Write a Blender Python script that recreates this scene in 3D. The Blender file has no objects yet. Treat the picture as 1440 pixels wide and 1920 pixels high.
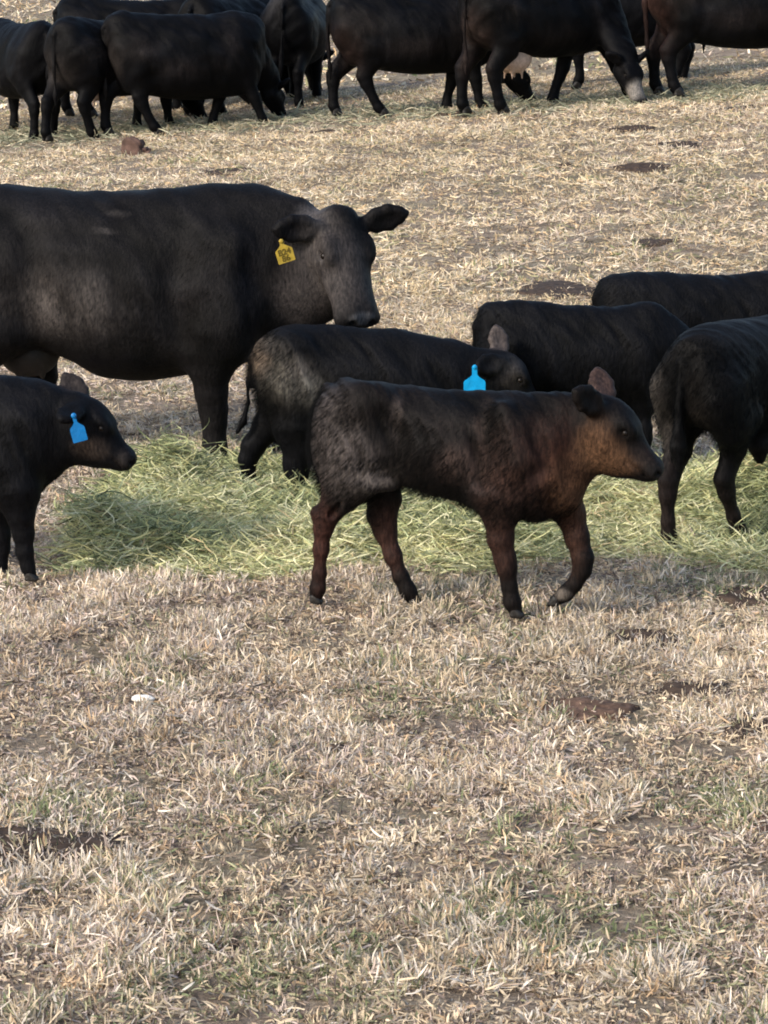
import bpy, math, random
import numpy as np
from mathutils import Matrix, Vector, Euler

# ------------------------------------------------------------------ camera, sky, sun
sc = bpy.context.scene
F_PX, CAM_H, HOR = 6000.0, 2.79, -245.0          # focal length in photo pixels, eye height, horizon row
PITCH = math.atan((960.0 - HOR) / F_PX)
cam_d = bpy.data.cameras.new("camera")
cam_d.sensor_fit = 'VERTICAL'; cam_d.sensor_height = 24.0
cam_d.lens = 24.0 * F_PX / 1920.0
cam_d.clip_start = 0.5; cam_d.clip_end = 2000
cam = bpy.data.objects.new("camera", cam_d); sc.collection.objects.link(cam)
cam.location = (0, 0, CAM_H); cam.rotation_euler = (math.pi/2 - PITCH, 0, 0)
sc.camera = cam

SUN_DIR = Vector((0.76, 0.65, 0)).normalized()   # the way the light travels over the ground
SUN_EL = math.radians(30)
world = bpy.data.worlds.new("World"); sc.world = world; world.use_nodes = True
wn = world.node_tree; bg = wn.nodes['Background']
sky = wn.nodes.new('ShaderNodeTexSky'); sky.sky_type = 'NISHITA'; sky.sun_disc = False
sky.sun_elevation = SUN_EL
sky.sun_rotation = math.atan2(-SUN_DIR.x, -SUN_DIR.y)
sky.dust_density = 2.0
wn.links.new(sky.outputs[0], bg.inputs['Color']); bg.inputs['Strength'].default_value = 0.145
sd = bpy.data.lights.new("sun", 'SUN'); sd.energy = 2.0; sd.angle = math.radians(9.0); sd.color = (1.0, 0.93, 0.84)
sun = bpy.data.objects.new("sun", sd); sc.collection.objects.link(sun)
ld = Vector((SUN_DIR.x*math.cos(SUN_EL), SUN_DIR.y*math.cos(SUN_EL), -math.sin(SUN_EL)))
sun.rotation_euler = ld.to_track_quat('-Z', 'Y').to_euler()
sc.view_settings.view_transform = 'Standard'; sc.view_settings.look = 'None'
sc.view_settings.gamma = 1.0; sc.view_settings.exposure = 0.96
sc.cycles.filter_width = 1.9
sc.cycles.max_bounces = 6; sc.cycles.use_denoising = True; sc.cycles.sample_clamp_direct = 8; sc.cycles.sample_clamp_indirect = 4

rng = np.random.default_rng(11)

# ------------------------------------------------------------------ small helpers
def smooth01(a, b, x):
    t = np.clip((x - a) / (b - a), 0, 1); return t*t*(3 - 2*t)

_T = np.random.default_rng(5).random((256, 256)).astype(np.float32)
def vnoise(x, y):
    xi = np.floor(x).astype(int); yi = np.floor(y).astype(int)
    u = x - xi; v = y - yi; u = u*u*(3-2*u); v = v*v*(3-2*v)
    g = lambda i, j: _T[i & 255, j & 255]
    return (g(xi, yi)*(1-u) + g(xi+1, yi)*u)*(1-v) + (g(xi, yi+1)*(1-u) + g(xi+1, yi+1)*u)*v
def fbm(x, y, o=3):
    s = 0; a = .5; n = 0
    for k in range(o):
        s = s + a*vnoise(x*2**k + 17.3*k, y*2**k + 9.1*k); n += a; a *= .5
    return s/n

def terrain(x, y):
    x = np.asarray(x, float); y = np.asarray(y, float)
    s = smooth01(18, 34, y)
    far = np.clip(y - 34, 0, None)
    return s*(0.17 + 0.07*np.clip(x, -12, 12)) + 0.03*far + 0.05*(fbm(x/1.3, y/1.3) - .5) + 0.03*(fbm(x/.35+50, y/.35, 2) - .5)

CP, SP = math.cos(PITCH), math.sin(PITCH)
def ray(px, py):
    u = (px - 720.0)/F_PX; v = (py - 960.0)/F_PX
    d = np.array([u, CP - v*SP, -SP - v*CP])
    return d
def pix2ground(px, py):
    d = ray(px, py); t = 6.0/d[1]
    for i in range(4000):
        p = d*t
        if CAM_H + p[2] < float(terrain(p[0], p[1])): break
        t += 0.02
    p = d*t
    return np.array([p[0], p[1], float(terrain(p[0], p[1]))])
def pscale(P):
    return F_PX/((P[1])*CP - (P[2]-CAM_H)*SP)

def tagit(o, label=None, cat=None, group=None, kind=None):
    if label: o['label'] = label
    if cat: o['category'] = cat
    if group: o['group'] = group
    if kind: o['kind'] = kind
    return o

def mesh_np(name, V, Fs, col=None, mat=None, parent=None, smooth=True):
    me = bpy.data.meshes.new(name)
    V = np.ascontiguousarray(V, np.float32); Fs = np.ascontiguousarray(Fs, np.int32)
    n = Fs.shape[1]
    me.vertices.add(len(V)); me.vertices.foreach_set('co', V.ravel())
    me.loops.add(Fs.size); me.loops.foreach_set('vertex_index', Fs.ravel())
    me.polygons.add(len(Fs)); me.polygons.foreach_set('loop_start', np.arange(0, Fs.size, n, dtype=np.int32))
    if smooth: me.polygons.foreach_set('use_smooth', np.ones(len(Fs), bool))
    me.update(calc_edges=True)
    if col is not None:
        if len(col) == len(V):
            a = me.color_attributes.new('coat', 'FLOAT_COLOR', 'POINT')
            c = np.ones((len(V), 4), np.float32); c[:, :3] = col
            a.data.foreach_set('color', c.ravel())
    if mat: me.materials.append(mat)
    o = bpy.data.objects.new(name, me); sc.collection.objects.link(o)
    if parent: o.parent = parent
    return o

def new_mat(name):
    m = bpy.data.materials.new(name); m.use_nodes = True
    nt = m.node_tree; return m, nt, nt.nodes['Principled BSDF']
def N(nt, t, **kw):
    n = nt.nodes.new(t)
    for k, v in kw.items(): setattr(n, k, v)
    return n
def ramp(nt, stops):
    r = N(nt, 'ShaderNodeValToRGB'); e = r.color_ramp.elements
    while len(e) < len(stops): e.new(.5)
    for i, (p, c) in enumerate(stops): e[i].position = p; e[i].color = (*c, 1)
    return r
def noise(nt, scale, detail=4, vec=None, rough=.6):
    n = N(nt, 'ShaderNodeTexNoise'); n.inputs['Scale'].default_value = scale
    n.inputs['Detail'].default_value = detail; n.inputs['Roughness'].default_value = rough
    if vec is not None: nt.links.new(vec, n.inputs['Vector'])
    return n

# ------------------------------------------------------------------ materials
def mat_ground():
    m, nt, b = new_mat('pasture_soil'); L = nt.links.new
    tc = N(nt, 'ShaderNodeTexCoord'); v = tc.outputs['Object']
    n1 = noise(nt, 38, 6, v, .7); n2 = noise(nt, .9, 4, v); n3 = noise(nt, 6, 4, v)
    r1 = ramp(nt, [(.30, (.11, .085, .07)), (.48, (.25, .20, .15)), (.60, (.40, .33, .25)), (.75, (.52, .45, .35))])
    L(n1.outputs['Fac'], r1.inputs['Fac'])
    r2 = ramp(nt, [(.42, (.27, .24, .15)), (.58, (.36, .285, .22))]); L(n2.outputs['Fac'], r2.inputs['Fac'])
    mx = N(nt, 'ShaderNodeMix', data_type='RGBA'); mx.inputs['Factor'].default_value = .4
    L(r1.outputs[0], mx.inputs['A']); L(r2.outputs[0], mx.inputs['B'])
    r3 = ramp(nt, [(.35, (.55, .52, .5)), (.6, (1, 1, 1))]); L(n3.outputs['Fac'], r3.inputs['Fac'])
    ml = N(nt, 'ShaderNodeMix', data_type='RGBA', blend_type='MULTIPLY'); ml.inputs['Factor'].default_value = 1
    L(mx.outputs['Result'], ml.inputs['A']); L(r3.outputs[0], ml.inputs['B'])
    L(ml.outputs['Result'], b.inputs['Base Color']); b.inputs['Roughness'].default_value = .95
    b.inputs['Specular IOR Level'].default_value = .1
    bp = N(nt, 'ShaderNodeBump'); bp.inputs['Strength'].default_value = .8; bp.inputs['Distance'].default_value = .03
    L(n1.outputs['Fac'], bp.inputs['Height']); L(bp.outputs[0], b.inputs['Normal'])
    return m
def mat_blades(name, rough=.75, spec=.15, trans=.25):
    m, nt, b = new_mat(name); L = nt.links.new
    a = N(nt, 'ShaderNodeAttribute'); a.attribute_name = 'coat'
    L(a.outputs['Color'], b.inputs['Base Color']); b.inputs['Roughness'].default_value = rough
    b.inputs['Specular IOR Level'].default_value = spec
    t = N(nt, 'ShaderNodeBsdfTranslucent'); L(a.outputs['Color'], t.inputs['Color'])
    mx = N(nt, 'ShaderNodeMixShader'); mx.inputs[0].default_value = trans
    L(b.outputs[0], mx.inputs[1]); L(t.outputs[0], mx.inputs[2])
    L(mx.outputs[0], nt.nodes['Material Output'].inputs['Surface'])
    return m
def mat_coat(name, rough=.5, spec=.5, sheen=.0):
    """Short hair: per-animal pigment and painted light (attribute), broken up by fine streaks."""
    m, nt, b = new_mat(name); L = nt.links.new
    a = N(nt, 'ShaderNodeAttribute'); a.attribute_name = 'coat'
    tc = N(nt, 'ShaderNodeTexCoord')
    mp = N(nt, 'ShaderNodeMapping'); mp.inputs['Scale'].default_value = (60, 60, 18); mp.inputs['Rotation'].default_value = (0, .5, 0)
    L(tc.outputs['Object'], mp.inputs['Vector'])
    n1 = noise(nt, 1.6, 5, mp.outputs[0], .65); n2 = noise(nt, 9, 4, tc.outputs['Object'], .6)
    r = ramp(nt, [(.28, (.22, .22, .24)), (.5, (.6, .59, .6)), (.72, (1.15, 1.1, 1.06))]); L(n1.outputs['Fac'], r.inputs['Fac'])
    ml = N(nt, 'ShaderNodeMix', data_type='RGBA', blend_type='MULTIPLY'); ml.inputs['Factor'].default_value = 1
    L(a.outputs['Color'], ml.inputs['A']); L(r.outputs[0], ml.inputs['B'])
    L(ml.outputs['Result'], b.inputs['Base Color'])
    rr = N(nt, 'ShaderNodeMapRange'); rr.inputs['To Min'].default_value = rough-.12; rr.inputs['To Max'].default_value = rough+.15
    L(n2.outputs['Fac'], rr.inputs['Value']); L(rr.outputs[0], b.inputs['Roughness'])
    b.inputs['Specular IOR Level'].default_value = spec
    ad = N(nt, 'ShaderNodeMath', operation='ADD'); L(n1.outputs['Fac'], ad.inputs[0]); L(n2.outputs['Fac'], ad.inputs[1])
    bp = N(nt, 'ShaderNodeBump'); bp.inputs['Strength'].default_value = .35; bp.inputs['Distance'].default_value = .014
    L(ad.outputs[0], bp.inputs['Height']); L(bp.outputs[0], b.inputs['Normal'])
    return m
def mat_plain(name, col, rough=.5, spec=.5, var=.25, scale=30):
    m, nt, b = new_mat(name); L = nt.links.new
    tc = N(nt, 'ShaderNodeTexCoord'); n1 = noise(nt, scale, 4, tc.outputs['Object'])
    lo = tuple(c*(1-var) for c in col); hi = tuple(min(1, c*(1+var)) for c in col)
    r = ramp(nt, [(.3, lo), (.7, hi)]); L(n1.outputs['Fac'], r.inputs['Fac'])
    L(r.outputs[0], b.inputs['Base Color']); b.inputs['Roughness'].default_value = rough
    b.inputs['Specular IOR Level'].default_value = spec
    bp = N(nt, 'ShaderNodeBump'); bp.inputs['Strength'].default_value = .4; bp.inputs['Distance'].default_value = .01
    L(n1.outputs['Fac'], bp.inputs['Height']); L(bp.outputs[0], b.inputs['Normal'])
    return m
M_GROUND = mat_ground(); M_GRASS = mat_blades('dry_grass'); M_HAY = mat_blades('hay_strands', .6, .25, .25)
M_COAT = mat_coat('black_coat', .58, .075)
M_HOOF = mat_plain('hoof_horn', (.012, .0105, .0095), .5, .3)
M_EYE = mat_plain('eye_dark', (.006, .004, .003), .35, .22, .1)
M_UDDER = mat_plain('udder_skin', (.46, .33, .25), .6, .3)
M_UDDER_DARK = mat_plain('dark_udder_skin', (.016, .013, .012), .6, .3)
M_BLUE = mat_plain('blue_tag_plastic', (.0, .27, .56), .4, .4, .15)
M_DEEPBLUE = mat_plain('deep_blue_tag_plastic', (.0, .13, .36), .4, .4, .15)
M_YELLOW = mat_plain('yellow_tag_plastic', (.36, .25, .03), .45, .4, .2)
M_INK = mat_plain('tag_ink', (.10, .07, .01), .6, .2, .1)
M_DUNG = mat_plain('dung', (.055, .038, .028), .85, .15, .5, 25)
M_REDSOIL = mat_plain('reddish_dung', (.115, .072, .052), .9, .1, .5, 25)
M_ROCK = mat_plain('brown_stone', (.085, .052, .042), .85, .2, .45, 14)
M_WHITE = mat_plain('white_scrap', (.8, .78, .72), .6, .3, .1, 30)

# ------------------------------------------------------------------ ground sheet
def axis(core0, core1, step, far0, far1):
    a = list(np.arange(core0, core1, step))
    s = step; x = a[-1]
    while x < far1: s = min(s*1.25, 12); x += s; a.append(x)
    s = step; x = a[0]; pre = []
    while x > far0: s = min(s*1.25, 12); x -= s; pre.append(x)
    return np.array(pre[::-1] + a)
gx = axis(-4.5, 4.5, .11, -260, 260); gy = axis(7.0, 26.0, .11, -30, 420)
GX, GY = np.meshgrid(gx, gy, indexing='ij')
GZ = terrain(GX, GY)
nxg, nyg = GX.shape
ii = (np.arange(nxg-1)[:, None]*nyg + np.arange(nyg-1)[None, :]).ravel()
ground = mesh_np('ground', np.stack([GX, GY, GZ], -1).reshape(-1, 3), np.stack([ii, ii+nyg, ii+nyg+1, ii+1], 1), mat=M_GROUND)
tagit(ground, kind='structure')

# ------------------------------------------------------------------ implicit bodies
class Field:
    def __init__(s): s.prims = []; s.lo = np.full(3, 1e9); s.hi = np.full(3, -1e9)
    def add(s, lo, hi, fn, k, op='u'):
        s.prims.append((np.array(lo, float), np.array(hi, float), fn, k, op))
        if op == 'u': s.lo = np.minimum(s.lo, lo); s.hi = np.maximum(s.hi, hi)
    def mesh(s, h, relax=2):
        lo = s.lo - 3*h; hi = s.hi + 3*h
        n = np.ceil((hi - lo)/h).astype(int) + 1
        ax = [(lo[i] + h*np.arange(n[i])).astype(np.float32) for i in range(3)]
        f = np.full(n, .5, np.float32)
        for plo, phi, fn, k, op in s.prims:
            pad = k + 2*h
            sl = []
            for i in range(3):
                a = int(np.clip(np.floor((plo[i]-pad-lo[i])/h), 0, n[i]-1)); b = int(np.clip(np.ceil((phi[i]+pad-lo[i])/h)+1, a+1, n[i]))
                sl.append(slice(a, b))
            X = ax[0][sl[0]][:, None, None]; Y = ax[1][sl[1]][None, :, None]; Z = ax[2][sl[2]][None, None, :]
            d = fn(X, Y, Z); g = f[tuple(sl)]
            if op == 'u':
                hh = np.maximum(k - np.abs(g - d), 0)/k; f[tuple(sl)] = np.minimum(g, d) - hh*hh*k*.25
            else:
                hh = np.maximum(k - np.abs(g + d), 0)/k; f[tuple(sl)] = np.maximum(g, -d) + hh*hh*k*.25
        V, Q = surface_nets(f, lo, h)
        E = np.concatenate([Q[:, [0, 1]], Q[:, [1, 2]], Q[:, [2, 3]], Q[:, [3, 0]]])
        for _ in range(relax):
            deg = np.bincount(E.ravel(), minlength=len(V)).astype(float)
            A = np.zeros_like(V)
            for c in range(3):
                A[:, c] = np.bincount(E[:, 0], V[E[:, 1], c], len(V)) + np.bincount(E[:, 1], V[E[:, 0], c], len(V))
            V = V*.5 + .5*A/np.maximum(deg, 1)[:, None]
        return V, Q

def surface_nets(f, lo, h):
    s = f < 0
    c = np.zeros(np.array(f.shape)-1, np.int8)
    offs = [(i, j, k) for i in (0, 1) for j in (0, 1) for k in (0, 1)]
    nx, ny, nz = f.shape
    def sub(a, o): return a[o[0]:nx-1+o[0], o[1]:ny-1+o[1], o[2]:nz-1+o[2]]
    for o in offs: c += sub(s, o)
    I = np.argwhere((c > 0) & (c < 8))
    idx = np.full(c.shape, -1, np.int64); idx[I[:, 0], I[:, 1], I[:, 2]] = np.arange(len(I))
    acc = np.zeros((len(I), 3)); cnt = np.zeros(len(I))
    for a in offs:
        for ax_ in range(3):
            if a[ax_]: continue
            b = list(a); b[ax_] = 1
            fa = f[I[:, 0]+a[0], I[:, 1]+a[1], I[:, 2]+a[2]].astype(float); fb = f[I[:, 0]+b[0], I[:, 1]+b[1], I[:, 2]+b[2]].astype(float)
            m = (fa < 0) != (fb < 0); t = np.where(m, fa/np.where(m, fa-fb, 1), 0)
            for x in range(3):
                acc[:, x] += np.where(m, a[x] + (t if x == ax_ else 0), 0)
            cnt += m
    V = lo + h*(I + acc/cnt[:, None])
    Q = []
    for ax_ in range(3):
        u, w = [(1, 2), (2, 0), (0, 1)][ax_]
        d = [0, 0, 0]; d[ax_] = 1
        A = s[:nx-d[0], :ny-d[1], :nz-d[2]]; B = s[d[0]:, d[1]:, d[2]:]
        J = np.argwhere(A != B)
        J = J[(J[:, u] > 0) & (J[:, w] > 0) & (J[:, u] < f.shape[u]-1) & (J[:, w] < f.shape[w]-1)]
        e = []
        for du, dw in ((-1, -1), (0, -1), (0, 0), (-1, 0)):
            K = J.copy(); K[:, u] += du; K[:, w] += dw; e.append(idx[K[:, 0], K[:, 1], K[:, 2]])
        q = np.stack(e, 1); ins = A[J[:, 0], J[:, 1], J[:, 2]]
        q[~ins] = q[~ins][:, ::-1]; Q.append(q)
    return V, np.concatenate(Q)

def unit(v): v = np.asarray(v, float); return v/max(np.linalg.norm(v), 1e-9)
def ell_seg(a, b, r0, r1, side):
    a = np.asarray(a, float); b = np.asarray(b, float); L = max(np.linalg.norm(b-a), 1e-6); t = (b-a)/L
    sv = np.asarray(side, float); sv = unit(sv - t*np.dot(sv, t)); ov = np.cross(t, sv)
    def fn(X, Y, Z):
        X = X-a[0]; Y = Y-a[1]; Z = Z-a[2]
        h = X*t[0]+Y*t[1]+Z*t[2]; u = np.clip(h/L, 0, 1); over = h-u*L
        rs = r0[0]+(r1[0]-r0[0])*u; ro = r0[1]+(r1[1]-r0[1])*u; rm = np.minimum(rs, ro)
        ps = X*sv[0]+Y*sv[1]+Z*sv[2]; po = X*ov[0]+Y*ov[1]+Z*ov[2]
        k0 = np.sqrt((ps/rs)**2+(po/ro)**2+(over/rm)**2); k1 = np.sqrt((ps/rs**2)**2+(po/ro**2)**2+(over/rm**2)**2)
        return (k0*(k0-1)/(k1+1e-4)).astype(np.float32)
    return fn
def chain(F, pts, radii, side=(0, 1, 0), k=.04, ki=.012, op='u'):
    """pts: 3-D points; radii: scalar or (side, other) per point."""
    pts = [np.asarray(p, float) for p in pts]; rr = [(r, r) if np.isscalar(r) else r for r in radii]
    fns = []; lo = np.full(3, 1e9); hi = -lo
    for i in range(len(pts)-1):
        fns.append(ell_seg(pts[i], pts[i+1], rr[i], rr[i+1], side))
    for p, r in zip(pts, rr):
        lo = np.minimum(lo, p-max(r)); hi = np.maximum(hi, p+max(r))
    def fn(X, Y, Z):
        d = fns[0](X, Y, Z)
        for g in fns[1:]:
            e = g(X, Y, Z); hh = np.maximum(ki-np.abs(d-e), 0)/ki; d = np.minimum(d, e)-hh*hh*ki*.25
        return d
    F.add(lo, hi, fn, k, op)
def blob(F, c, r, R=None, k=.05, op='u'):
    c = np.asarray(c, float); r = np.asarray(r, float); R = np.eye(3) if R is None else R
    m = r.max()
    def fn(X, Y, Z):
        X = X-c[0]; Y = Y-c[1]; Z = Z-c[2]
        p = [(X*R[0, i]+Y*R[1, i]+Z*R[2, i]) for i in range(3)]
        k0 = np.sqrt(sum((p[i]/r[i])**2 for i in range(3))); k1 = np.sqrt(sum((p[i]/r[i]**2)**2 for i in range(3)))
        return (k0*(k0-1)/(k1+1e-4)).astype(np.float32)
    F.add(c-m, c+m, fn, k, op)
def hermite(xs, ys, x):
    xs = np.asarray(xs, float); ys = np.asarray(ys, float)
    d = np.diff(ys)/np.diff(xs); m = np.zeros_like(ys)
    for i in range(1, len(xs)-1):
        m[i] = 0 if d[i-1]*d[i] <= 0 else 2*d[i-1]*d[i]/(d[i-1]+d[i])
    m[0] = d[0]; m[-1] = d[-1]
    i = np.clip(np.searchsorted(xs, x)-1, 0, len(xs)-2); hh = xs[i+1]-xs[i]; t = np.clip((x-xs[i])/hh, 0, 1)
    return (2*t**3-3*t**2+1)*ys[i]+(t**3-2*t**2+t)*hh*m[i]+(-2*t**3+3*t**2)*ys[i+1]+(t**3-t**2)*hh*m[i+1]
def loft(F, secs, O=(0, 0, 0), R=None, low=.0, up=.0, n=2.0, k=.04):
    """secs: (x, top, bottom, half width) along the local x axis of frame (O, R); low/up narrow the section downwards/upwards."""
    S = np.array(secs, float); xs = S[:, 0]; O = np.asarray(O, float); R = np.eye(3) if R is None else R
    zc = (S[:, 1]+S[:, 2])/2; zh = (S[:, 1]-S[:, 2])/2
    cs = []
    for i in (0, -1): pass
    for x, t, b, w in secs:
        for y in (-w, w):
            for z in (t, b): cs.append(O + R @ np.array([x, y, z]))
    cs = np.array(cs)
    def fn(X, Y, Z):
        X = X-O[0]; Y = Y-O[1]; Z = Z-O[2]
        x = X*R[0, 0]+Y*R[1, 0]+Z*R[2, 0]; y = X*R[0, 1]+Y*R[1, 1]+Z*R[2, 1]; z = X*R[0, 2]+Y*R[1, 2]+Z*R[2, 2]
        xc = np.clip(x, xs[0], xs[-1]); over = x-xc
        c = hermite(xs, zc, xc); hh = hermite(xs, zh, xc); w = hermite(xs, S[:, 3], xc)
        v = (z-c)/hh
        w = w*(1-low*np.clip(-v, 0, 1.2)**1.5-up*np.clip(v, 0, 1.2)**1.5)
        u = np.abs(y)/w; v = np.abs(v)
        if n == 2: k0 = np.sqrt(u*u+v*v)
        else: k0 = (u**n+v**n)**(1/n)
        k1 = np.sqrt((u/w)**2+(v/hh)**2)
        d = k0*(k0-1)/(k1+1e-3)
        return np.where(over == 0, d, np.sqrt(np.maximum(d, 0)**2+over**2)).astype(np.float32)
    F.add(cs.min(0), cs.max(0), fn, k)

CALF_HEAD = dict(
  t=[-.06, 0, .12, .25, .40, .52, .64, .76, .86, .94, 1.00, 1.035],
  top=[-.08, .03, .12, .18, .19, .155, .10, .06, .05, .045, .02, -.015],
  bot=[-.30, -.41, -.47, -.51, -.53, -.53, -.47, -.395, -.30, -.245, -.20, -.15],
  w=[.09, .17, .215, .245, .25, .22, .19, .17, .168, .170, .15, .085])
COW_HEAD = dict(
  t=[-.05, 0, .10, .22, .36, .50, .64, .76, .86, .94, 1.00, 1.03],
  top=[-.08, .01, .06, .085, .085, .065, .045, .035, .03, .015, -.03, -.06],
  bot=[-.24, -.35, -.43, -.45, -.42, -.365, -.31, -.265, -.25, -.235, -.19, -.12],
  w=[.09, .155, .195, .22, .225, .195, .175, .165, .17, .18, .16, .07])
def rot(yaw, pitch, roll=0):
    return np.array(Matrix.Rotation(yaw, 3, 'Z') @ Matrix.Rotation(pitch, 3, 'Y') @ Matrix.Rotation(roll, 3, 'X'))
def head(F, O, R, L, calf=True, ears=(), ws=1.0):
    """Skull, jaw, brows, muzzle, nostrils, mouth line and cupped ears in the head frame (x to the nose, z out of the forehead). Returns eyes and ear frames."""
    O = np.asarray(O, float); H = CALF_HEAD if calf else COW_HEAD
    q = lambda x, y, z: O + R @ (np.array([x, y, z])*L)
    loft(F, [(a*L, b*L, c*L, d*L*ws) for a, b, c, d in zip(H['t'], H['top'], H['bot'], H['w'])], O, R, low=.42, up=.22, n=2.3, k=.03)
    ey = .50 if calf else .38; ez = .03 if calf else -.03; ew = .192 if calf else .185*ws
    for s in (-1, 1):
        blob(F, q(ey-.03, s*(ew-.03), ez+.045), np.array([.11, .05, .05])*L, R, .12*L)      # brow
        blob(F, q(.22, s*.19, -.24), np.array([.14, .05, .12])*L, R, .05*L)                   # cheek muscle
        blob(F, q(.91, s*.085, -.055), np.array([.085, .06, .075])*L, R, .05*L)               # nostril flare
        blob(F, q(ey+.0, s*(ew+.03), ez-.005), np.array([.05, .04, .034])*L, R, .02*L, 's')   # eye socket
        blob(F, q(.985 if calf else 1.0, s*.095, -.05), np.array([.05, .034, .028])*L, R, .015*L, 's')        # nostril
        chain(F, [q(1.0, s*.05, -.155), q(.9, s*.15, -.15), q(.72, s*.16, -.165)], [.014*L, .018*L, .010*L], k=.02*L, ki=.01*L, op='s')
    if not calf: blob(F, q(.03, 0, .0), np.array([.08, .13, .07])*L, R, .08)
    eyes = [(q(ey, s*(ew-.012), ez-.005), .035*L if calf else .034*L) for s in (-1, 1)]
    out = {}
    for s, (d, nrm) in ears:
        # d: the way the ear points, nrm: the way it opens (head frame)
        b = np.array([.17 if calf else .12, s*.17*ws, .02 if calf else -.03]); d = unit(d)
        nrm = np.asarray(nrm, float); nrm = unit(nrm-d*np.dot(nrm, d)); sd = np.cross(d, nrm)
        EL = .40 if calf else .40; EW = .135 if calf else .13
        pts = [b, b+d*EL*.3, b+d*EL*.62, b+d*EL*.86, b+d*EL]
        chain(F, [q(*p) for p in pts], [(EW*.45*L, .06*L), (EW*.9*L, .058*L), (EW*1.0*L, .052*L), (EW*.66*L, .048*L), (EW*.25*L, .04*L)], side=R @ sd, k=.03, ki=.02)
        c = b+d*EL*.56+nrm*.086
        E = np.stack([R @ d, R @ sd, R @ nrm], 1)
        blob(F, q(*c), np.array([EL*.38, EW*.66, .052])*L, E, .014, 's')
        out[s] = (q(*(b+d*EL*.55+nrm*.02)), E, q(*(b+d*EL)))
    return eyes, out

def uv_ball(c, r, nu=16, nv=10):
    V = [[0, 0, 1]]
    for i in range(1, nv):
        for j in range(nu):
            a = math.pi*i/nv; b = 2*math.pi*j/nu; V.append([math.sin(a)*math.cos(b), math.sin(a)*math.sin(b), math.cos(a)])
    V.append([0, 0, -1]); V = np.array(V)*r + c
    Fq = []
    for j in range(nu):
        Fq.append([0, 1+j, 1+(j+1) % nu, 1+(j+1) % nu]); 
    T = []
    for j in range(nu): T.append([0, 1+j, 1+(j+1) % nu])
    for i in range(nv-2):
        for j in range(nu):
            a = 1+i*nu+j; b = 1+i*nu+(j+1) % nu; T += [[a, a+nu, b+nu], [a, b+nu, b]]
    e = len(V)-1
    for j in range(nu): T.append([e, 1+(nv-2)*nu+(j+1) % nu, 1+(nv-2)*nu+j])
    return V, np.array(T)

def prism(name, outline, thick, mat, parent, M):
    """Flat plastic piece with real thickness; outline in its own x/y plane, M places it."""
    n = len(outline); V = []
    for z in (-thick/2, thick/2):
        for x, y in outline: V.append(M @ Vector((x, y, z)))
    me = bpy.data.meshes.new(name)
    me.from_pydata([tuple(v) for v in V], [], [list(range(n))[::-1], list(range(n, 2*n))] + [[i, (i+1) % n, n+(i+1) % n, n+i] for i in range(n)])
    me.materials.append(mat); o = bpy.data.objects.new(name, me); sc.collection.objects.link(o); o.parent = parent
    return o

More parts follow.
